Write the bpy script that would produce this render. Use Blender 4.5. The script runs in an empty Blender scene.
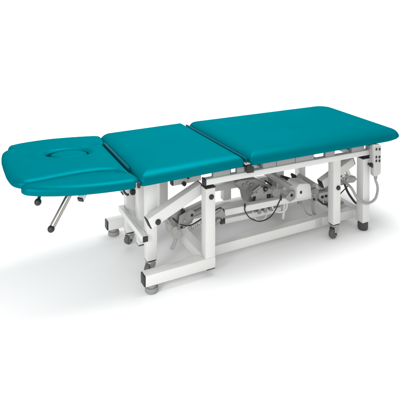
import bpy, bmesh, math, random
from mathutils import Vector, Matrix
random.seed(4)
S = bpy.context.scene
COL = S.collection

# ---------------------------------------------------------------- camera
pitch, yaw = 0.02548, 0.46940
cp, sp, cy, sy = math.cos(pitch), math.sin(pitch), math.cos(yaw), math.sin(yaw)
fw = Vector((sy*cp, cy*cp, -sp)); rt = Vector((cy, -sy, 0)); up = rt.cross(fw)
cam = bpy.data.cameras.new('camera')
cam.sensor_width = 36; cam.lens = 517.83/400*36
cam.shift_x = -0.0054; cam.shift_y = -0.5319
cam.clip_start = .05; cam.clip_end = 300
co = bpy.data.objects.new('camera', cam); COL.objects.link(co)
M = Matrix((rt, up, -fw)).transposed().to_4x4(); M.translation = Vector((-0.7523, -2.0023, 1.3452))
co.matrix_world = M
S.camera = co

# ---------------------------------------------------------------- light
w = bpy.data.worlds.new('World'); S.world = w; w.use_nodes = True
bg = w.node_tree.nodes['Background']; bg.inputs[0].default_value = (1, 1, 1, 1); bg.inputs[1].default_value = 0.60
def area(name, loc, target, size, power, col=(1, 1, 1)):
    l = bpy.data.lights.new(name, 'AREA'); l.shape = 'SQUARE'; l.size = size; l.energy = power; l.color = col
    o = bpy.data.objects.new(name, l); COL.objects.link(o); o.location = loc
    o.rotation_euler = (Vector(target)-Vector(loc)).to_track_quat('-Z', 'Y').to_euler()
area('overhead_softbox', (1.15, .42, 3.8), (.75, .35, .2), 2.2, 112)
area('front_softbox', (-1.3, -3.3, 1.9), (.6, .2, .3), 2.0, 36)
area('backdrop_fill', (2.6, 1.5, 3.0), (2.6, 6, 2.6), 4.5, 230)  # added lamp, only there to bring the backdrop up to white
sl = bpy.data.lights.new('floor_fill_spot', 'SPOT'); sl.energy = 115; sl.spot_size = math.radians(62); sl.spot_blend = 1; sl.shadow_soft_size = .35  # added fill lamp that weakens the head section's shadow on the floor
so = bpy.data.objects.new('floor_fill_spot', sl); COL.objects.link(so); so.location = (-1.7, -1.1, .95)
so.rotation_euler = (Vector((-.75, -.15, 0))-Vector(so.location)).to_track_quat('-Z', 'Y').to_euler()
S.view_settings.view_transform = 'Standard'; S.view_settings.look = 'None'
S.view_settings.exposure = 0; S.view_settings.gamma = 1
S.render.engine = 'CYCLES'
S.cycles.max_bounces = 8
S.cycles.diffuse_bounces = 5

# ---------------------------------------------------------------- materials
def mat(name, col, rough=.5, metal=0., spec=.5, bump=0., bscale=400., var=0., vscale=6., coat=0.):
    m = bpy.data.materials.new(name); m.use_nodes = True
    n = m.node_tree.nodes; l = m.node_tree.links; b = n['Principled BSDF']
    b.inputs['Base Color'].default_value = (*col, 1); b.inputs['Roughness'].default_value = rough
    b.inputs['Metallic'].default_value = metal; b.inputs['Specular IOR Level'].default_value = spec
    b.inputs['Coat Weight'].default_value = coat
    tc = n.new('ShaderNodeTexCoord')
    if bump:
        t = n.new('ShaderNodeTexNoise'); t.inputs['Scale'].default_value = bscale; t.inputs['Detail'].default_value = 4
        l.new(tc.outputs['Object'], t.inputs['Vector'])
        bp = n.new('ShaderNodeBump'); bp.inputs['Strength'].default_value = bump; bp.inputs['Distance'].default_value = .001
        l.new(t.outputs['Fac'], bp.inputs['Height']); l.new(bp.outputs[0], b.inputs['Normal'])
    if var:
        t = n.new('ShaderNodeTexNoise'); t.inputs['Scale'].default_value = vscale; t.inputs['Detail'].default_value = 5
        l.new(tc.outputs['Object'], t.inputs['Vector'])
        r = n.new('ShaderNodeMapRange'); r.inputs['To Min'].default_value = 1-var; r.inputs['To Max'].default_value = 1+var
        l.new(t.outputs['Fac'], r.inputs['Value'])
        mx = n.new('ShaderNodeVectorMath'); mx.operation = 'SCALE'; mx.inputs[0].default_value = col
        l.new(r.outputs[0], mx.inputs['Scale']); l.new(mx.outputs[0], b.inputs['Base Color'])
    return m
TEAL = mat('teal_vinyl', (0, .132, .166), .62, spec=0, bump=.32, bscale=420, var=.10, vscale=5)
def sheen(m, col, rough, fac):          # soft teal-tinted gloss of the vinyl
    n = m.node_tree.nodes; l = m.node_tree.links; b = n['Principled BSDF']; o = n['Material Output']
    g = n.new('ShaderNodeBsdfGlossy'); g.inputs['Color'].default_value = (*col, 1); g.inputs['Roughness'].default_value = rough
    if b.inputs['Normal'].links: l.new(b.inputs['Normal'].links[0].from_socket, g.inputs['Normal'])
    x = n.new('ShaderNodeMixShader'); x.inputs[0].default_value = fac
    l.new(b.outputs[0], x.inputs[1]); l.new(g.outputs[0], x.inputs[2]); l.new(x.outputs[0], o.inputs['Surface'])
sheen(TEAL, (0, .38, .44), .40, .15)
TEALP = mat('teal_strip_vinyl', (0, .108, .138), .6, spec=.05, bump=.3, bscale=420)
WHITE = mat('white_powder_coat', (.71, .71, .69), .38, spec=.4, bump=.12, bscale=900, var=.012)
GREYP = mat('light_grey_plastic', (.55, .55, .535), .42, bump=.15, bscale=600, var=.06, vscale=18)
GREYM = mat('grey_cast_metal', (.31, .31, .30), .34, metal=.3, bump=.35, bscale=260, var=.14, vscale=26)
BLACK = mat('black_plastic', (.018, .018, .019), .45, bump=.1, bscale=500)
RUB = mat('grey_rubber', (.27, .27, .265), .7, bump=.3, bscale=300, var=.1, vscale=30)
DRUB = mat('dark_rubber', (.06, .06, .06), .65, bump=.2, bscale=300)
CHROME = mat('chrome', (.42, .40, .37), .22, metal=1.)
ZINC = mat('zinc_plate', (.42, .42, .40), .30, metal=.8, bump=.2, bscale=300, var=.1, vscale=40)
TYRE = mat('grey_tyre', (.10, .10, .10), .6, var=.1, vscale=40)
SPACER = mat('shaded_spacer_grey_plastic', (.33, .33, .325), .5, bump=.15, bscale=400)  # cushion shade put into the blocks' grey; plain grey plastic on the handset
WOOD = mat('plywood_board', (.55, .42, .28), .7, bump=.3, bscale=60)
FLOOR = mat('white_studio_floor', (.94, .94, .94), .85, spec=.15)
CORD = mat('grey_cord', (.36, .36, .35), .5)
WCORD = mat('white_cord', (.72, .72, .71), .5)

# ---------------------------------------------------------------- mesh helpers
def link(name, bm, m, parent=None, smooth=40):
    bmesh.ops.recalc_face_normals(bm, faces=bm.faces)
    me = bpy.data.meshes.new(name); bm.to_mesh(me); bm.free()
    me.materials.append(m)
    o = bpy.data.objects.new(name, me); COL.objects.link(o)
    if parent: o.parent = parent
    for p in me.polygons: p.use_smooth = True
    me.set_sharp_from_angle(angle=math.radians(smooth))
    return o
V = Vector
def basis(d, ref=None):
    d = V(d).normalized()
    r = V(ref) if ref else (V((0, 0, 1)) if abs(d.z) < .9 else V((0, 1, 0)))
    s = d.cross(r).normalized(); u = s.cross(d).normalized()
    return d, s, u
def bar(bm, p0, p1, ws, wu, bev=.003, ref=None, seg=2):
    """rectangular tube between p0 and p1: ws across (horizontal), wu along ref"""
    p0, p1 = V(p0), V(p1); d, s, u = basis(p1-p0, ref)
    b2 = bmesh.new(); vs = []
    for p in (p0, p1):
        for a, c in ((-1, -1), (1, -1), (1, 1), (-1, 1)):
            vs.append(b2.verts.new(p+s*a*ws/2+u*c*wu/2))
    for f in ((0, 1, 2, 3), (7, 6, 5, 4), (0, 4, 5, 1), (1, 5, 6, 2), (2, 6, 7, 3), (3, 7, 4, 0)):
        b2.faces.new([vs[i] for i in f])
    if bev: bmesh.ops.bevel(b2, geom=b2.edges[:], offset=min(bev, ws*.45, wu*.45), segments=seg, profile=.5, affect='EDGES')
    merge(bm, b2)
def merge(bm, b2):
    me = bpy.data.meshes.new('t'); b2.to_mesh(me); b2.free(); bm.from_mesh(me); bpy.data.meshes.remove(me)
def box(bm, x0, x1, y0, y1, z0, z1, bev=.003, seg=2):
    bar(bm, (x0, (y0+y1)/2, (z0+z1)/2), (x1, (y0+y1)/2, (z0+z1)/2), abs(y1-y0), abs(z1-z0), bev, seg=seg)
def lathe(bm, p0, axis, prof, n=28):
    """prof: list of (distance along axis, radius)"""
    d, s, u = basis(axis); p0 = V(p0); rings = []
    for h, r in prof:
        rings.append([bm.verts.new(p0+d*h+(s*math.cos(2*math.pi*k/n)+u*math.sin(2*math.pi*k/n))*max(r, 1e-5)) for k in range(n)])
    for a, b in zip(rings, rings[1:]):
        for k in range(n): bm.faces.new((a[k], a[(k+1) % n], b[(k+1) % n], b[k]))
    bm.faces.new(rings[0]); bm.faces.new(rings[-1])
def cyl(bm, p0, p1, r, bev=.0015, n=28):
    L = (V(p1)-V(p0)).length
    lathe(bm, p0, V(p1)-V(p0), [(0, r-bev), (bev, r), (L-bev, r), (L, r-bev)], n)
def crom(pts, n=10, closed=False):
    P = [V(p) for p in pts]; out = []; N = len(P)
    rng = range(N) if closed else range(N-1)
    for i in rng:
        g = (lambda j: P[j % N]) if closed else (lambda j: P[min(max(j, 0), N-1)])
        a, b, c, d = g(i-1), g(i), g(i+1), g(i+2)
        for k in range(n):
            t = k/n
            out.append(.5*((2*b)+(c-a)*t+(2*a-5*b+4*c-d)*t*t+(3*b-3*c+d-a)*t**3))
    if not closed: out.append(P[-1])
    return out
def cable(bm, pts, r, n=10, sub=10):
    C = crom(pts, sub); rings = []; pu = None
    for i, p in enumerate(C):
        d = (C[min(i+1, len(C)-1)]-C[max(i-1, 0)]).normalized()
        if pu is None: _, s, u = basis(d)
        else:
            s = d.cross(pu).normalized(); u = s.cross(d)
        pu = u
        rings.append([bm.verts.new(p+(s*math.cos(2*math.pi*k/n)+u*math.sin(2*math.pi*k/n))*r) for k in range(n)])
    for a, b in zip(rings, rings[1:]):
        for k in range(n): bm.faces.new((a[k], a[(k+1) % n], b[(k+1) % n], b[k]))
    bm.faces.new(rings[0]); bm.faces.new(rings[-1])
def prism(bm, pts, y0, y1, bev=.004, seg=2):
    """polygon in XZ extruded along Y"""
    b2 = bmesh.new()
    a = [b2.verts.new((x, y0, z)) for x, z in pts]; b = [b2.verts.new((x, y1, z)) for x, z in pts]
    b2.faces.new(a); b2.faces.new(b[::-1])
    for k in range(len(pts)): b2.faces.new((a[k], b[k], b[(k+1) % len(pts)], a[(k+1) % len(pts)]))
    bmesh.ops.recalc_face_normals(b2, faces=b2.faces)
    bmesh.ops.bevel(b2, geom=b2.edges[:], offset=bev, segments=seg, profile=.5, affect='EDGES')
    merge(bm, b2)
def part(name, m, parent, fn, smooth=40, label=None):
    bm = bmesh.new(); fn(bm); o = link(name, bm, m, parent, smooth)
    if label: o['label'] = label
    return o
TZ = lambda x: -.0177*(x-.28)          # the upper frame leans down slightly towards the foot end

# ---------------------------------------------------------------- cushions
def rounded_rect(x0, x1, y0, y1, rs, n=12):
    """rs: radii at (x0,y0),(x1,y0),(x1,y1),(x0,y1)"""
    out = []
    for (cx, cyy, a0), r in zip(((x0, y0, 180), (x1, y0, 270), (x1, y1, 0), (x0, y1, 90)), rs):
        ox = cx+(r if cx == x0 else -r); oy = cyy+(r if cyy == y0 else -r)
        for k in range(n+1):
            a = math.radians(a0+90*k/n); out.append(V((ox+r*math.cos(a), oy+r*math.sin(a), 0)))
    return out
def crown(P, x0, x1, y0, y1, cx, cy):
    out = []
    for q in P:
        u = (q.x-x0)/(x1-x0)*2-1; v = (q.y-y0)/(y1-y0)*2-1
        out.append(V((q.x-cx*v*v*abs(u)*(1 if u > 0 else -1), q.y-cy*u*u*abs(v)*(1.6 if v > 0 else -.7), 0)))
    return out
def skew(P, xe, sh, ym=.29):
    return [V((q.x+sh*(ym-q.y)/.32*max(0, 1-abs(q.x-xe)/.3), q.y, 0)) for q in P]
def resample(P, step=.012):
    out = []
    for i in range(len(P)):
        a, b = P[i], P[(i+1) % len(P)]
        k = max(1, int((b-a).length/step))
        for j in range(k): out.append(a.lerp(b, j/k))
    return out
def offset(P, d):
    N = len(P); out = []
    for i in range(N):
        t = (P[(i+1) % N]-P[i-1]).normalized(); out.append(P[i]+V((-t.y, t.x, 0))*d)
    return out
def edge_dist(q, P):
    best = 9.
    for i in range(len(P)):
        ax, ay = P[i-1].x, P[i-1].y; dx, dy = P[i].x-ax, P[i].y-ay
        t = max(0., min(1., ((q.x-ax)*dx+(q.y-ay)*dy)/(dx*dx+dy*dy+1e-12)))
        best = min(best, (q.x-ax-dx*t)**2+(q.y-ay-dy*t)**2)
    return math.sqrt(best)
def cushion(name, P, z_of, th, parent, dome=.005, rr=.02, hole=None, label=None, step=.012, side=.42, lift=None):
    """P: ccw outline; z_of(x): height of the underside; the top's height depends on the distance to the outline."""
    P = resample(P, step); bm = bmesh.new(); N = len(P); rings = []
    side = side*th; lift = lift or (lambda q: 0)
    def top(q):
        d = edge_dist(q, P); u = min(1., d/rr)
        z = side+(th-side)*math.sqrt(max(0, 1-(1-u)**2.0))
        v = min(1., max(0., (d-rr*.3)/.11)); z += dome*v*v*(3-2*v)
        if hole:                                # soft roll round the face opening
            hx, hy, ha, hb = hole
            r = math.hypot((q.x-hx)/ha, (q.y-hy)/hb)-1
            if r < 1.2: z += .006*math.exp(-((r-.38)/.26)**2)-.009*math.exp(-(max(r, 0)/.11)**2)
        # slack in the vinyl
        z += .0009*math.sin(q.x*31+1.3*math.sin(q.y*23))*math.sin(q.y*19+2*math.sin(q.x*13))*v
        return z
    def ring(Q, f):
        r = []
        for q in Q: r.append(bm.verts.new((q.x, q.y, z_of(q.x)+f(q))))
        return r
    c = sum(P, V((0, 0, 0)))/N
    for t, h in ((.05, 0.), (.018, 0.), (.006, .002), (.0, .007)):
        rings.append(ring([q.lerp(c, t) for q in P], lambda q: h+lift(q)))
    rings.append(ring(P, lambda q: side*.6+lift(q)*.7))
    rings.append(ring(P, lambda q: side))
    if hole:
        hx, hy, ha, hb = hole; hc = V((hx, hy, 0)); H = []
        for q in P:
            a = math.atan2((q.y-hy)/hb, (q.x-hx)/ha); H.append(V((hx+ha*math.cos(a), hy+hb*math.sin(a), 0)))
        ts = [.004, .01, .018, .028, .04, .056, .075, .10, .13, .17, .22, .28, .35, .42, .5, .57, .64, .7, .76, .81, .86, .90, .935, .965, .985, 1.]
        for t in ts: rings.append(ring([q.lerp(h, t) for q, h in zip(P, H)], top))
        for s_, dz in ((.985, -.004), (.97, -.010), (.96, -.03)):
            rings.append(ring([hc+(h-hc)*s_ for h in H], lambda q: th+dome+dz-.004))
    else:
        ts = [.003, .008, .014, .022, .032, .044, .058, .074, .092, .112, .135, .16, .19, .22, .26, .30, .35, .40, .46, .52, .58, .65, .72, .80, .88, .95]
        for t in ts: rings.append(ring([q.lerp(c, t) for q in P], top))
    for a, b in zip(rings, rings[1:]):
        for k in range(N): bm.faces.new((a[k], a[(k+1) % N], b[(k+1) % N], b[k]))
    bm.faces.new(rings[0][::-1])
    if not hole:
        cv = bm.verts.new((c.x, c.y, z_of(c.x)+top(c)))
        for k in range(N): bm.faces.new((rings[-1][k], rings[-1][(k+1) % N], cv))
    else: bm.faces.new(rings[-1])
    o = link(name, bm, TEAL, parent, 75)
    if label: o['label'] = label
    return o

# ---------------------------------------------------------------- the setting
def sweep(y0, y1, r, top):          # floor and studio backdrop as one seamless paper sweep
    prof = [(y0, 0), (y1, 0)]+[(y1+r*math.sin(a), r-r*math.cos(a)) for a in [k*math.pi/2/24 for k in range(1, 25)]]+[(y1+r, top)]
    return prof
bm = bmesh.new(); pr = sweep(-6, 3.2, 1.8, 7); n_floor = 1
A_ = [bm.verts.new((-8, y, z)) for y, z in pr]; B_ = [bm.verts.new((10, y, z)) for y, z in pr]
for k in range(len(pr)-1): bm.faces.new((A_[k], B_[k], B_[k+1], A_[k+1]))
fl = link('floor', bm, FLOOR); fl['kind'] = 'structure'

# ---------------------------------------------------------------- the table
T = bpy.data.objects.new('treatment_table', None); COL.objects.link(T); T.empty_display_size = .2
T['label'] = 'long physiotherapy table with teal cushions on a white steel lifting frame with casters'
T['category'] = 'treatment table'

Y0, Y1 = -.03, .602
# leg cushion (long, right), seat cushion (middle), head section
cushion('leg_cushion', skew(crown(rounded_rect(.485, 1.462, Y0-.004, Y1+.022, (.016, .045, .10, .022)), .485, 1.462, Y0, Y1, .002, .014), .485, .010), lambda x: .477+TZ(x)*1.0, .056, T, dome=.005, rr=.062, side=.26, lift=lambda q: .012*max(0, (q.x-1.34)/.1)**2,
        label='longest teal cushion, at the foot end')
cushion('seat_cushion', skew(crown(rounded_rect(-.034, .461, Y0-.004, Y1+.026, (.018, .016, .022, .045)), -.034, .461, Y0, Y1, .002, .014), .461, .010), lambda x: .475, .053, T, dome=.006, rr=.056, side=.30,
        label='almost square teal cushion in the middle')
HZ = lambda x: .472+.072*(-.045-x)
half = [(-.520, .125), (-.508, .180), (-.475, .211), (-.42, .206), (-.34, .186), (-.25, .168), (-.17, .162), (-.11, .175), (-.07, .205), (-.052, .225)]
CY = .272
out = [V((x, CY-h, 0)) for x, h in half]+[V((x, CY+h, 0)) for x, h in reversed(half)]
out = crom(out[:10], 6)+crom(out[10:], 6)
tip = [V((-.524, CY+.08, 0)), V((-.525, CY, 0)), V((-.524, CY-.08, 0))]
head = cushion('head_cushion', out+tip, lambda x: HZ(x)+.0165, .035, T, dome=.006, rr=.036, hole=(-.250, CY+.050, .098, .058),
               label='teal head cushion with an oval face opening')
# oval plug in the face opening
def plug(bm):
    n = 48; rings = []; a, b = .083, .050; cx, cyy = -.243, CY+.047
    for s, z in ((.9, -.02), (.97, -.012), (1, -.004), (.985, .002), (.94, .006), (.85, .009), (.6, .0115), (.3, .0125)):
        r = []
        for k in range(n):
            t = 2*math.pi*k/n; x = cx+a*s*math.cos(t); y = cyy+b*s*math.sin(t); r.append(bm.verts.new((x, y, HZ(x)+.046+z)))
        rings.append(r)
    for p, q in zip(rings, rings[1:]):
        for k in range(n): bm.faces.new((p[k], p[(k+1) % n], q[(k+1) % n], q[k]))
    bm.faces.new(rings[0][::-1]); bm.faces.new(rings[-1])
part('face_plug', TEAL, head, plug, 75)
# armrests either side of the head cushion
ao = [(-.475, .197), (-.478, .225), (-.455, .245), (-.40, .268), (-.30, .292), (-.20, .300), (-.10, .298), (-.045, .290), (-.024, .262), (-.036, .20), (-.06, .185),
      (-.12, .150), (-.20, .142), (-.30, .158), (-.40, .180)]
def arm_pts(sgn, grow=0.):
    P = [V((x, CY+sgn*(h+(grow if h > .2 else 0)), 0)) for x, h in ao]
    if sgn < 0: pass
    else: P = P[::-1]
    return crom(P, 6, True)
cushion('armrest', arm_pts(-1), lambda x: HZ(x)+.001, .037, T, dome=.004, rr=.03, label='teal armrest nearest the viewer')
cushion('armrest', arm_pts(1, .03), lambda x: HZ(x)+.009, .040, T, dome=.003, rr=.022, label='teal armrest on the far side')
UNDER = mat('dark_underside_board', (.10, .095, .09), .8, bump=.2, bscale=200)
for x0, x1, y0, y1, z in ((.53, 1.40, .02, .56, .4765), (.0, .42, .02, .56, .4745), (-.44, -.08, .14, .40, .477)):
    f = HZ if x1 < 0 else ((lambda x: z) if x1 < .5 else (lambda x: z+TZ(x)))
    o_ = .004 if x1 < 0 else 0
    part('underside_board', UNDER, T, lambda bm: bar(bm, (x0, (y0+y1)/2, f(x0)-.001+o_), (x1, (y0+y1)/2, f(x1)-.001+o_), y1-y0, .008, .002))
# narrow upholstered strips covering the two hinges
for x0, x1, z, a, b, sk in ((.4665, .4795, .4975, Y0+.014, Y1-.012, .0095), (-.045, -.033, .506, .10, .47, 0)):
    part('hinge_strip', TEALP, T, lambda bm: bar(bm, ((x0+x1)/2+sk, a, z), ((x0+x1)/2-sk, b, z), x1-x0, .024, .007, seg=4), 75)
    part('hinge_backing', BLACK, T, lambda bm: box(bm, x0-.012, x1+.012, a+.012, b-.012, z-.03, z-.014, .002))
part('hinge_bracket', ZINC, T, lambda bm: (box(bm, -.05, -.033, -.02, .16, .468, .494, .002), box(bm, -.062, -.034, .12, .15, .455, .475, .002)))
part('hinge_cap', BLACK, T, lambda bm: (box(bm, -.044, -.032, -.030, -.018, .474, .498, .003),))
part('hinge_cap', BLACK, T, lambda bm: prism(bm, [(.470, .450), (.506, .448), (.506, .474), (.492, .480), (.474, .484), (.468, .478)], -.042, -.014, .003))
part('hinge_plate', ZINC, T, lambda bm: box(bm, .462, .49, -.036, .0, .487, .492, .001))

def frame_part(name, segs, parent=T, m=WHITE, **k):
    def fn(bm):
        for s in segs: bar(bm, *s)
    return part(name, m, parent, fn, **k)
def cap_box(parent, x0, x1, y0, y1, z0, z1, name='end_cap'):
    return part(name, BLACK, parent, lambda bm: box(bm, x0, x1, y0, y1, z0, z1, .002))

# --- base: foot bars with posts at the head end, posts on feet at the foot end
D0, D1 = .535, .583
zb = .037; zt = zb+.049
def foot(x, y, dark=False):
    def fn(bm): lathe(bm, (x, y, 0), (0, 0, 1), [(0, .021), (.002, .0255), (.006, .0285), (.014, .029), (.022, .027), (.0225, .020), (.026, .0195), (.027, .022), (.036, .022)])
    return part('rubber_foot', DRUB if dark else RUB, T, fn)
for ya, yb, near in ((0, .048, True), (D0, D1, False)):
    b = part('foot_bar', WHITE, T, lambda bm: box(bm, 0, .331, ya, yb, zb, zt, .004))
    cap_box(b, -.006, .001, ya+.002, yb-.002, zb+.002, zt-.002)
    p = part('base_post', WHITE, T, lambda bm: box(bm, .282, .330, ya+.001, yb-.001, zt-.001, .3985, .003))
    cap_box(p, .2805, .3315, ya-.001, yb+.001, .398, .404)
    cap_box(p, .288, .331, ya+.004, yb-.004, zb-.006, zb+.002)
    foot(.035, (ya+yb)/2)
    if near:
        part('bolt', BLACK, p, lambda bm: lathe(bm, (.309, 0, .36), (0, -1, 0), [(0, .0115), (.003, .0118), (.006, .010), (.0075, .006)]))
    # foot-end post
    q = part('base_post', WHITE, T, lambda bm: box(bm, 1.203, 1.251, ya, yb, zb+.006, .3805, .003))
    cap_box(q, 1.2015, 1.2525, ya-.001, yb+.001, .380, .387)
    def f2(bm): lathe(bm, (1.227, (ya+yb)/2, 0), (0, 0, 1), [(0, .022), (.004, .0255), (.012, .027), (.034, .027), (.041, .0265), (.0425, .024)])
    part('rubber_foot', DRUB, T, f2)
    if near:
        part('knob', BLACK, q, lambda bm: lathe(bm, (1.238, 0, .352), (.2, -1, 0), [(0, .006), (.012, .006), (.013, .0115), (.028, .0125), (.032, .009)]))
frame_part('base_crossbar', [((.306, .0475, .0615), (.306, D0+.0005, .0615), .046, .047)])
frame_part('base_crossbar', [((1.234, .0475, .0635), (1.234, D0+.0005, .0635), .046, .047)])
rail = frame_part('base_rail', [((.3285, .107, .0615), (1.2115, .100, .0615), .044, .046)])
part('grey_patch', GREYP, rail, lambda bm: box(bm, .955, 1.0, .0788, .081, .043, .081, .0005))  # thin grey patch on the near face of the rail
frame_part('base_rail', [((.3285, .47, .0615), (1.2115, .47, .0615), .044, .046)])

# --- upper frame
def rx(x): return TZ(x)
for ya, yb in ((0, .03), (.505, .535)):
    yc = (ya+yb)/2
    r = frame_part('side_rail', [((.283, yc, .428+rx(.283)), (1.25, yc, .428+rx(1.25)), .03, .027, .003)])
    cap_box(r, .2765, .284, ya-.0015, yb+.0015, .413, .443)
    # blocks that carry the cushions
    for xa, xb in ((.322, .408), (.445, .535), (.585, .66), (.663, .77), (.773, .884), (.958, 1.018), (1.13, 1.215)):
        h = (lambda x: .476) if xb < .45 else (lambda x: .480+rx(x))
        part('spacer_block', SPACER, r, lambda bm: bar(bm, (xa, yc, (.4405+rx(xa)+h(xa))/2), (xb, yc, (.4405+rx(xb)+h(xb))/2), .019, h(xa)-.4405-rx(xa), .0015))
cr = lambda x, h=.428: ((x, .029, h+rx(x)), (x, .506, h+rx(x)), .03, .026)
frame_part('cross_rail', [cr(.60), ])
frame_part('cross_rail', [cr(.90), ])
frame_part('cross_rail', [cr(1.16), ])
# inner rails under the seat cushion that carry the head-end caster posts
for yc in (.134, .415):
    r = frame_part('inner_rail', [((.03, yc, .449), (.46, yc, .449), .038, .028)])
t_ = frame_part('seat_tilt_bar', [((.192, .165, .388), (.335, .165, .388), .03, .028)], m=GREYP)
cap_box(t_, .186, .193, .151, .179, .375, .401)
part('bolt', BLACK, t_, lambda bm: lathe(bm, (.243, .15, .378), (0, -1, 0), [(0, .0095), (.012, .0095), (.015, .007)]))
part('bolt', BLACK, t_, lambda bm: lathe(bm, (.262, .150, .405), (0, -1, 0), [(0, .007), (.012, .007), (.014, .004)]))
for k in (-1, 1):
    frame_part('head_support', [((-.10, CY+.13*k, .452), (.02, CY+.13*k, .448), .03, .026)])
    frame_part('head_support', [((-.43, CY+.10*k, .500), (-.095, CY+.10*k, .464), .028, .02)])
frame_part('head_support', [((-.09, CY-.24, .458), (-.09, CY+.24, .458), .03, .018)])

# --- caster posts with casters
def caster(x, y, z, turn, R_, zw):
    c, n = math.cos(turn), math.sin(turn); d = V((c, n, 0)); ax = V((-n, c, 0))
    wc = V((x, y, zw+R_))-d*.009; P0 = V((x, y, z))
    def fork(bm):
        lathe(bm, P0, (0, 0, -1), [(0, .019), (.002, .0215), (.006, .0215), (.008, .018), (.010, .0195), (.013, .0175)], 28)
        h = z-.012-wc.z
        for k in (-1, 1):
            o = ax*.0158*k; b2 = bmesh.new()
            prof = [(-.006, h), (.026, h), (.024, h*.45), (.010, -.006), (.0, -.010), (-.008, -.006), (-.010, .004)]
            A = [b2.verts.new(wc+o-ax*.0014+d*u+V((0, 0, v))) for u, v in prof]; B = [b2.verts.new(wc+o+ax*.0014+d*u+V((0, 0, v))) for u, v in prof]
            b2.faces.new(A); b2.faces.new(B[::-1])
            for i in range(len(prof)): b2.faces.new((A[i], B[i], B[(i+1) % len(prof)], A[(i+1) % len(prof)]))
            bmesh.ops.recalc_face_normals(b2, faces=b2.faces); merge(bm, b2)
        bar(bm, wc-d*.007+V((0, 0, h-.001)), wc+d*.027+V((0, 0, h-.001)), .0345, .003, .001)
    f = part('caster', ZINC, T, fork)
    part('wheel', TYRE, f, lambda bm: lathe(bm, wc-ax*.0125, ax, [(0, R_*.6), (.0005, R_*.85), (.003, R_*.955), (.008, R_*.99), (.0125, R_), (.017, R_*.99), (.022, R_*.955), (.0245, R_*.85), (.025, R_*.6)], 36))
    part('axle', BLACK, f, lambda bm: lathe(bm, wc-ax*.021, ax, [(0, .004), (.001, .0055), (.003, .0058), (.0032, .0035), (.0385, .0035), (.039, .0058), (.041, .0055), (.042, .004)], 16))
for x, y, z0, zt_, turn, R_, zw in ((.049, .113, .077, .449, .45, .0235, .014), (.049, .395, .077, .449, .45, .0225, .014), (1.008, .004, .075, .402, .25, .025, 0), (1.008, .489, .075, .402, .25, .025, 0)):
    p = part('caster_post', WHITE, T, lambda bm: box(bm, x, x+.048, y, y+.042, z0, zt_, .003))
    cap_box(p, x+.002, x+.046, y+.002, y+.040, z0-.005, z0+.001)
    caster(x+.024, y+.021, z0-.004, turn, R_, zw)
    if zw == 0 and y < .2:
        part('bolt', BLACK, p, lambda bm: lathe(bm, (1.038, y, .262), (0, -1, 0), [(0, .0115), (.004, .0118), (.008, .010), (.0095, .006)]))
p = part('centre_post', WHITE, T, lambda bm: box(bm, .066, .108, .27, .312, .072, .455, .003))
cap_box(p, .068, .106, .272, .310, .066, .073)
p = part('crossbar', WHITE, T, lambda bm: box(bm, .022, .0485, .100, .440, .176, .203, .003))
cap_box(p, .0235, .047, .094, .101, .1775, .2015)
# far post below the foot cushion
part('centre_post', WHITE, T, lambda bm: box(bm, .625, .672, .45, .49, .10, .41, .003))
part('knob', BLACK, T, lambda bm: lathe(bm, (.077, .395, .283), (0, -1, 0), [(0, .006), (.006, .006), (.007, .014), (.020, .015), (.024, .011)]))

# --- lift arms
def arm(y0, y1, A, B, h, name='lift_arm'):
    A, B = V((A[0], (y0+y1)/2, A[1])), V((B[0], (y0+y1)/2, B[1]))
    o = frame_part(name, [(A, B, y1-y0, h, .003)])
    d = (B-A).normalized()
    part('end_cap', BLACK, o, lambda bm: bar(bm, A-d*.0045, A+d*.001, y1-y0-.003, h-.004, .0015))
    part('end_cap', BLACK, o, lambda bm: bar(bm, B-d*.001, B+d*.0045, y1-y0-.003, h-.004, .0015))
    return o
a1 = arm(.062, .104, (.043, .268), (.298, .378), .050)
part('bolt', BLACK, a1, lambda bm: lathe(bm, (.080, .0625, .271), (0, -1, 0), [(0, .0125), (.003, .0128), (.007, .011), (.0085, .007)]))
arm(.445, .487, (.043, .268), (.298, .378), .050)
arm(.088, .126, (1.013, .250), (1.225, .338), .044)
arm(.415, .453, (1.013, .250), (1.225, .338), .044)
frame_part('brace', [((1.17, .14, .355), (1.235, .14, .25), .02, .02)])

# --- drive bars and cross tubes in the middle
b = frame_part('drive_bar', [((.445, .138, .208), (.965, .138, .190), .034, .031)])
cap_box(b, .438, .446, .123, .153, .193, .224)
b = frame_part('drive_bar', [((.470, .175, .146), (.80, .175, .136), .03, .026)])
cap_box(b, .463, .471, .162, .188, .134, .159)
frame_part('drive_bar', [((.445, .41, .208), (.965, .41, .190), .034, .031)])
part('bracket', GREYM, T, lambda bm: (prism(bm, [(.37, .20), (.43, .235), (.448, .20), (.42, .165), (.39, .16)], .118, .124, .001),
                                      lathe(bm, (.405, .118, .185), (0, -1, 0), [(0, .012), (.012, .012), (.014, .008)])))
part('bolt', BLACK, T, lambda bm: lathe(bm, (.42, .117, .178), (0, -1, 0), [(0, .011), (.014, .011), (.017, .007)]))
frame_part('cross_tube', [((.855, .42, .245), (.855, .135, .245), .028, .03, .004)], m=GREYP)
part('cross_tube', GREYP, T, lambda bm: cyl(bm, (1.022, .30, .215), (1.012, .15, .215), .021))
part('tube_cap', WHITE, T, lambda bm: cyl(bm, (1.012, .152, .215), (1.0118, .140, .215), .013))
part('housing_box', WHITE, T, lambda bm: prism(bm, [(.853, .205), (.853, .262), (.868, .278), (.925, .270), (.944, .258), (.948, .196), (.90, .196)], .10, .19, .006))
part('drive_plate', GREYM, T, lambda bm: (box(bm, .70, .86, .27, .36, .135, .160, .003), box(bm, .78, .86, .20, .26, .165, .182, .002)))
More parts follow.
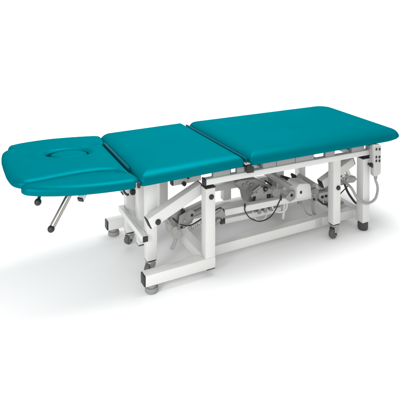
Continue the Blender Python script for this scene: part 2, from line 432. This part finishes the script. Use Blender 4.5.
# motor housing: die-cast grey shell tilted down to the foot end
def shell(bm):
    prism(bm, [(.572, .292), (.60, .300), (.695, .290), (.770, .243), (.818, .200), (.832, .160), (.828, .138), (.675, .135), (.650, .170), (.640, .215), (.585, .262), (.572, .276)], .235, .315, .008, 3)
mo = part('motor_housing', GREYM, T, shell)
part('ribbed_cover', GREYP, mo, lambda bm: prism(bm, [(.66, .205), (.70, .250), (.775, .225), (.812, .185), (.79, .150), (.70, .150)], .222, .236, .005))
part('clip', BLACK, mo, lambda bm: prism(bm, [(.655, .160), (.668, .205), (.682, .205), (.676, .180), (.664, .155)], .214, .223, .002))
part('clip', BLACK, mo, lambda bm: bar(bm, (.765, .25, .258), (.795, .25, .234), .03, .008, .002))
for x, z in ((.69, .222), (.735, .214), (.715, .180), (.77, .192), (.79, .17)):
    part('screw', ZINC, mo, lambda bm: lathe(bm, (x, .222, z), (0, -1, 0), [(0, .004), (.002, .004), (.0025, .002)], 12))
for x, z in ((.62, .268), (.645, .275), (.665, .262)):
    part('screw', GREYM, mo, lambda bm: lathe(bm, (x, .235, z), (0, -1, 0), [(0, .009), (.006, .009), (.008, .005)], 16))
part('connector', BLACK, mo, lambda bm: box(bm, .752, .772, .212, .223, .182, .200, .002))
part('connector', BLACK, mo, lambda bm: box(bm, .782, .80, .212, .223, .160, .175, .002))
# vertical column with black collar
cl = part('actuator_column', GREYM, T, lambda bm: cyl(bm, (.905, .395, .120), (.905, .395, .41), .028))
part('collar', BLACK, cl, lambda bm: (cyl(bm, (.905, .395, .115), (.905, .395, .124), .031), cyl(bm, (.905, .395, .132), (.905, .395, .137), .030)))
part('column_base', GREYM, cl, lambda bm: (cyl(bm, (.905, .395, .08), (.905, .395, .114), .034), box(bm, .85, .96, .34, .45, .06, .081, .004)))
g = part('gas_spring', BLACK, T, lambda bm: cyl(bm, (.862, .25, .262), (.945, .25, .226), .011))
part('clevis', BLACK, g, lambda bm: (box(bm, .938, .952, .238, .262, .225, .262, .003), cyl(bm, (.945, .232, .255), (.945, .268, .255), .008)))
part('rod', GREYP, g, lambda bm: cyl(bm, (.948, .25, .240), (1.03, .25, .215), .012))
# actuator below the seat cushion
ac = part('actuator', GREYP, T, lambda bm: (bar(bm, (.215, .23, .175), (.405, .23, .218), .05, .036, .006), cyl(bm, (.20, .23, .170), (.42, .23, .213), .016)))
part('actuator_head', GREYM, ac, lambda bm: prism(bm, [(.205, .235), (.262, .248), (.275, .205), (.255, .165), (.215, .160), (.198, .190)], .195, .262, .007, 3))
part('bolt', BLACK, ac, lambda bm: lathe(bm, (.258, .193, .228), (0, -1, 0), [(0, .010), (.006, .010), (.008, .006)], 16))
part('actuator_motor', GREYM, ac, lambda bm: (cyl(bm, (.29, .20, .195), (.385, .20, .214), .017), cyl(bm, (.278, .20, .1925), (.29, .20, .195), .012)))
br = part('pedal_bracket', GREYP, T, lambda bm: (prism(bm, [(.195, .165), (.262, .150), (.272, .110), (.258, .075), (.235, .085), (.205, .115)], .225, .275, .006, 3),
                                                 cyl(bm, (.232, .215, .132), (.232, .226, .132), .018)))
part('pedal', GREYP, br, lambda bm: cable(bm, [(.232, .25, .10), (.245, .25, .075), (.238, .248, .05), (.222, .245, .028)], .0095, 12))
frame_part('base_post_strut', [((.148, .42, .455), (.165, .42, .27), .03, .03)], m=GREYP)
# dark cover and arm mechanism at the foot end
fc = part('drive_cover', GREYM, T, lambda bm: (prism(bm, [(1.165, .205), (1.172, .226), (1.20, .245), (1.235, .243), (1.262, .226), (1.30, .220), (1.315, .200), (1.29, .186), (1.24, .190), (1.20, .186)], .155, .195, .006, 3),))
part('cover_screw', ZINC, fc, lambda bm: lathe(bm, (1.235, .155, .215), (0, -1, 0), [(0, .008), (.004, .008), (.006, .004)], 16))
part('lower_bracket', GREYM, T, lambda bm: (prism(bm, [(1.06, .185), (1.15, .182), (1.19, .15), (1.13, .12), (1.07, .118)], .20, .24, .005), box(bm, 1.10, 1.21, .15, .30, .087, .10, .002)))
frame_part('foot_end_strut', [((1.0, .21, .17), (1.19, .21, .196), .03, .022)], m=GREYP)

# smaller fittings of the drives
def plate(name, m, pts, y0, y1, **k): return part(name, m, T, lambda bm: prism(bm, pts, y0, y1, .0012), **k)
def bolt(x, y, z, r=.006, m=None, l=.006):
    return part('bolt', m or ZINC, T, lambda bm: lathe(bm, (x, y, z), (0, -1, 0), [(0, r*1.5), (.001, r*1.5), (.0012, r), (l, r), (l+.0012, r*.8)], 6 if r > .004 else 12))
cyl_ = part('actuator_tube', ZINC, T, lambda bm: cyl(bm, (.60, .185, .172), (.80, .185, .150), .011))
part('tube_collar', BLACK, cyl_, lambda bm: cyl(bm, (.698, .185, .1612), (.712, .185, .1597), .0135))
plate('drive_bracket', GREYM, [(.79, .215), (.82, .245), (.85, .240), (.852, .200), (.82, .19)], .112, .118)
bolt(.83, .112, .222, .006, BLACK)
plate('drive_bracket', GREYM, [(.955, .165), (.965, .215), (1.0, .225), (1.02, .20), (1.01, .155), (.98, .148)], .128, .136)
bolt(.985, .128, .19, .007); bolt(.985, .128, .165, .004, BLACK)
part('limit_switch', BLACK, T, lambda bm: box(bm, .872, .884, .096, .101, .226, .240, .002))
part('junction_box', GREYP, T, lambda bm: box(bm, 1.055, 1.125, .17, .20, .125, .165, .004))
part('plug_socket', BLACK, T, lambda bm: box(bm, 1.068, 1.082, .163, .171, .138, .150, .002))
part('plug_socket', BLACK, T, lambda bm: box(bm, 1.094, 1.108, .163, .171, .138, .150, .002))
part('spring', ZINC, T, lambda bm: cable(bm, [(1.05+.11*k/60, .155+.008*math.cos(k*1.05), .235-.03*k/60+.008*math.sin(k*1.05)) for k in range(61)], .0016, 6, 3))
plate('pivot_plate', WHITE, [(1.135, .25), (1.15, .285), (1.185, .29), (1.20, .25), (1.175, .225), (1.145, .228)], .13, .137)
bolt(1.165, .13, .258, .008, BLACK); bolt(1.185, .13, .24, .004)
plate('pivot_plate', GREYM, [(.225, .150), (.235, .215), (.29, .235), (.325, .215), (.30, .170), (.26, .150)], .178, .184)
bolt(.262, .178, .185, .008, ZINC); bolt(.300, .178, .205, .005, BLACK); bolt(.245, .178, .16, .004, BLACK)
part('spring', ZINC, T, lambda bm: cable(bm, [(.275+.10*k/60, .165+.009*math.cos(k*1.05), .148+.03*k/60+.009*math.sin(k*1.05)) for k in range(61)], .0016, 6, 3))
plate('pedal_link', ZINC, [(.200, .175), (.206, .182), (.300, .168), (.302, .158), (.21, .160)], .212, .216)
bolt(.212, .212, .170, .005); bolt(.29, .212, .163, .005)
part('cable', WCORD, T, lambda bm: cable(bm, [(.62, .15, .17), (.63, .14, .135), (.66, .14, .115), (.70, .15, .125), (.715, .16, .16)], .0026))
part('cable', BLACK, T, lambda bm: cable(bm, [(.88, .20, .25), (.905, .19, .225), (.96, .18, .232), (1.0, .18, .215), (1.05, .17, .165)], .0028))
part('cable', WCORD, T, lambda bm: cable(bm, [(1.07, .16, .135), (1.08, .15, .10), (1.11, .15, .085), (1.15, .15, .10), (1.18, .16, .16)], .003))
part('motor_cap', BLACK, mo, lambda bm: cyl(bm, (.742, .213, .232), (.742, .223, .232), .013))
part('motor_cap_ring', ZINC, mo, lambda bm: cyl(bm, (.742, .210, .232), (.742, .2135, .232), .007))
part('gear_cover', GREYP, mo, lambda bm: cyl(bm, (.800, .20, .205), (.800, .236, .205), .024))
part('rod_end', ZINC, mo, lambda bm: cyl(bm, (.655, .205, .236), (.70, .205, .262), .008))
part('link_rod', ZINC, T, lambda bm: cyl(bm, (1.04, .14, .205), (1.19, .145, .232), .006))
part('link_rod', BLACK, T, lambda bm: cyl(bm, (.96, .20, .218), (1.05, .19, .19), .008))
part('strain_relief', BLACK, T, lambda bm: cyl(bm, (.768, .120, .205), (.772, .122, .228), .005))
part('strain_relief', BLACK, T, lambda bm: cyl(bm, (.556, .118, .215), (.556, .119, .232), .005))
# --- head end fittings
lv = part('lever', CHROME, T, lambda bm: (cyl(bm, (-.300, .05, .476), (-.3745, .02, .372), .0118), cyl(bm, (-.272, .0615, .515), (-.302, .049, .474), .014)))
part('ball_knob', BLACK, lv, lambda bm: lathe(bm, V((-.371, .0215, .3765)), V((-.0745, -.03, -.104)), [(0, .008)]+[(.016-.0138*math.cos(a*math.pi/12), .0138*math.sin(a*math.pi/12)) for a in range(2, 12)]+[(.0298, .001)]))
kn = part('lever', CHROME, T, lambda bm: cyl(bm, (-.385, .13, .510), (-.421, .055, .468), .007))
part('ball_knob', BLACK, kn, lambda bm: lathe(bm, V((-.417, .062, .470)), V((-.021, -.045, -.015)), [(0, .007)]+[(.016-.0138*math.cos(a*math.pi/12), .0138*math.sin(a*math.pi/12)) for a in range(2, 12)]+[(.0298, .001)]))
tb = part('support_tube', WHITE, T, lambda bm: bar(bm, (-.215, .077, .496), (-.262, .03, .452), .026, .022, .004))
part('end_cap', BLACK, tb, lambda bm: bar(bm, (-.2615, .0305, .4524), (-.2655, .0265, .449), .024, .020, .002))
part('foot_stop', WOOD, T, lambda bm: cyl(bm, (-.450, .078, .520), (-.455, .07, .494), .010))
part('hook', BLACK, T, lambda bm: cable(bm, [(-.085, .02, .470), (-.088, .015, .455), (-.078, .01, .442), (-.070, .01, .440)], .0045, 10))

# --- cables
part('cable', BLACK, T, lambda bm: cable(bm, [(.556, .118, .222), (.556, .118, .198), (.574, .11, .166), (.608, .11, .143), (.643, .11, .131), (.69, .11, .137), (.728, .115, .160), (.768, .12, .215)], .0028))
part('cable', BLACK, T, lambda bm: cable(bm, [(1.31, .09, .06), (1.27, .10, .088), (1.236, .10, .116), (1.20, .11, .170), (1.193, .13, .215)], .0062))
part('cable', BLACK, T, lambda bm: cable(bm, [(1.07, .12, .112), (1.12, .12, .135), (1.17, .13, .160), (1.25, .15, .186)], .0028))
part('cable', BLACK, T, lambda bm: cable(bm, [(.205, .19, .205), (.24, .18, .175), (.29, .18, .158), (.34, .18, .172), (.39, .17, .20), (.44, .15, .225)], .003))
part('cable', CORD, T, lambda bm: cable(bm, [(.90, .17, .19), (.925, .16, .155), (.938, .15, .119), (.96, .15, .085), (1.0, .15, .062)], .0028))
part('cable', CORD, T, lambda bm: cable(bm, [(.99, .16, .18), (.997, .15, .15), (.998, .15, .096), (1.01, .15, .068), (1.04, .15, .055)], .0075))
part('cable', WCORD, T, lambda bm: cable(bm, [(.72, .13, .19), (.735, .13, .16), (.77, .13, .14), (.81, .13, .15), (.82, .14, .19)], .004))
part('rod', WCORD, T, lambda bm: cyl(bm, (.822, .16, .20), (.812, .16, .085), .0075))
part('cable', BLACK, T, lambda bm: cable(bm, [(1.03, .15, .15), (1.05, .14, .125), (1.08, .13, .118), (1.10, .13, .14)], .004))
for x in (.655, .69, .725, .905): part('wiring_clip', GREYM, T, lambda bm: box(bm, x, x+.018, .15, .165, .145, .180, .002))

# ---------------------------------------------------------------- hand control on its hook
H = bpy.data.objects.new('hand_control', None); COL.objects.link(H); H.location = (1.268, -.03, .30); H.empty_display_size = .05
H['label'] = 'grey handset with six buttons hanging at the right end of the table frame'
H['category'] = 'remote control'
def rel(o): o.matrix_parent_inverse = Matrix.Translation(-V(H.location)); return o
hs = part('housing', GREYP, H, lambda bm: prism(bm, [(1.238, .452), (1.244, .460), (1.288, .455), (1.295, .447), (1.294, .308), (1.285, .298), (1.252, .293), (1.243, .300)], -.036, -.006, .005, 3)); rel(hs)
for x, z in ((1.258, .437), (1.280, .434), (1.258, .396), (1.280, .393), (1.258, .376), (1.280, .373)):
    rel(part('button', BLACK, H, lambda bm: box(bm, x-.0055, x+.0055, -.0385, -.0355, z-.0065, z+.0065, .0015)))
rel(part('cord', CORD, H, lambda bm: cable(bm, [(1.268, -.022, .298), (1.270, -.02, .270), (1.284, -.02, .235), (1.285, -.02, .205), (1.270, -.02, .170), (1.240, -.015, .153), (1.205, -.01, .155), (1.165, 0, .185), (1.142, .02, .235), (1.135, .06, .25), (1.16, .12, .235), (1.19, .15, .225)], .0068)))
(part('case_seam', SPACER, hs, lambda bm: prism(bm, [(1.2365, .4525), (1.243, .4615), (1.289, .4565), (1.2965, .4475), (1.2955, .3075), (1.286, .2965), (1.251, .2915), (1.2415, .2995)], -.0222, -.0206, .0005)))
rel(part('strain_relief', SPACER, H, lambda bm: cyl(bm, (1.268, -.022, .298), (1.2685, -.022, .276), .0095)))
rel(part('hook', GREYM, H, lambda bm: (box(bm, 1.235, 1.292, -.012, .0, .440, .452, .002), box(bm, 1.236, 1.262, -.002, .02, .4265, .452, .002))))
part('rail_clip', BLACK, T, lambda bm: (box(bm, 1.215, 1.275, .005, .03, .387, .3955, .002),))
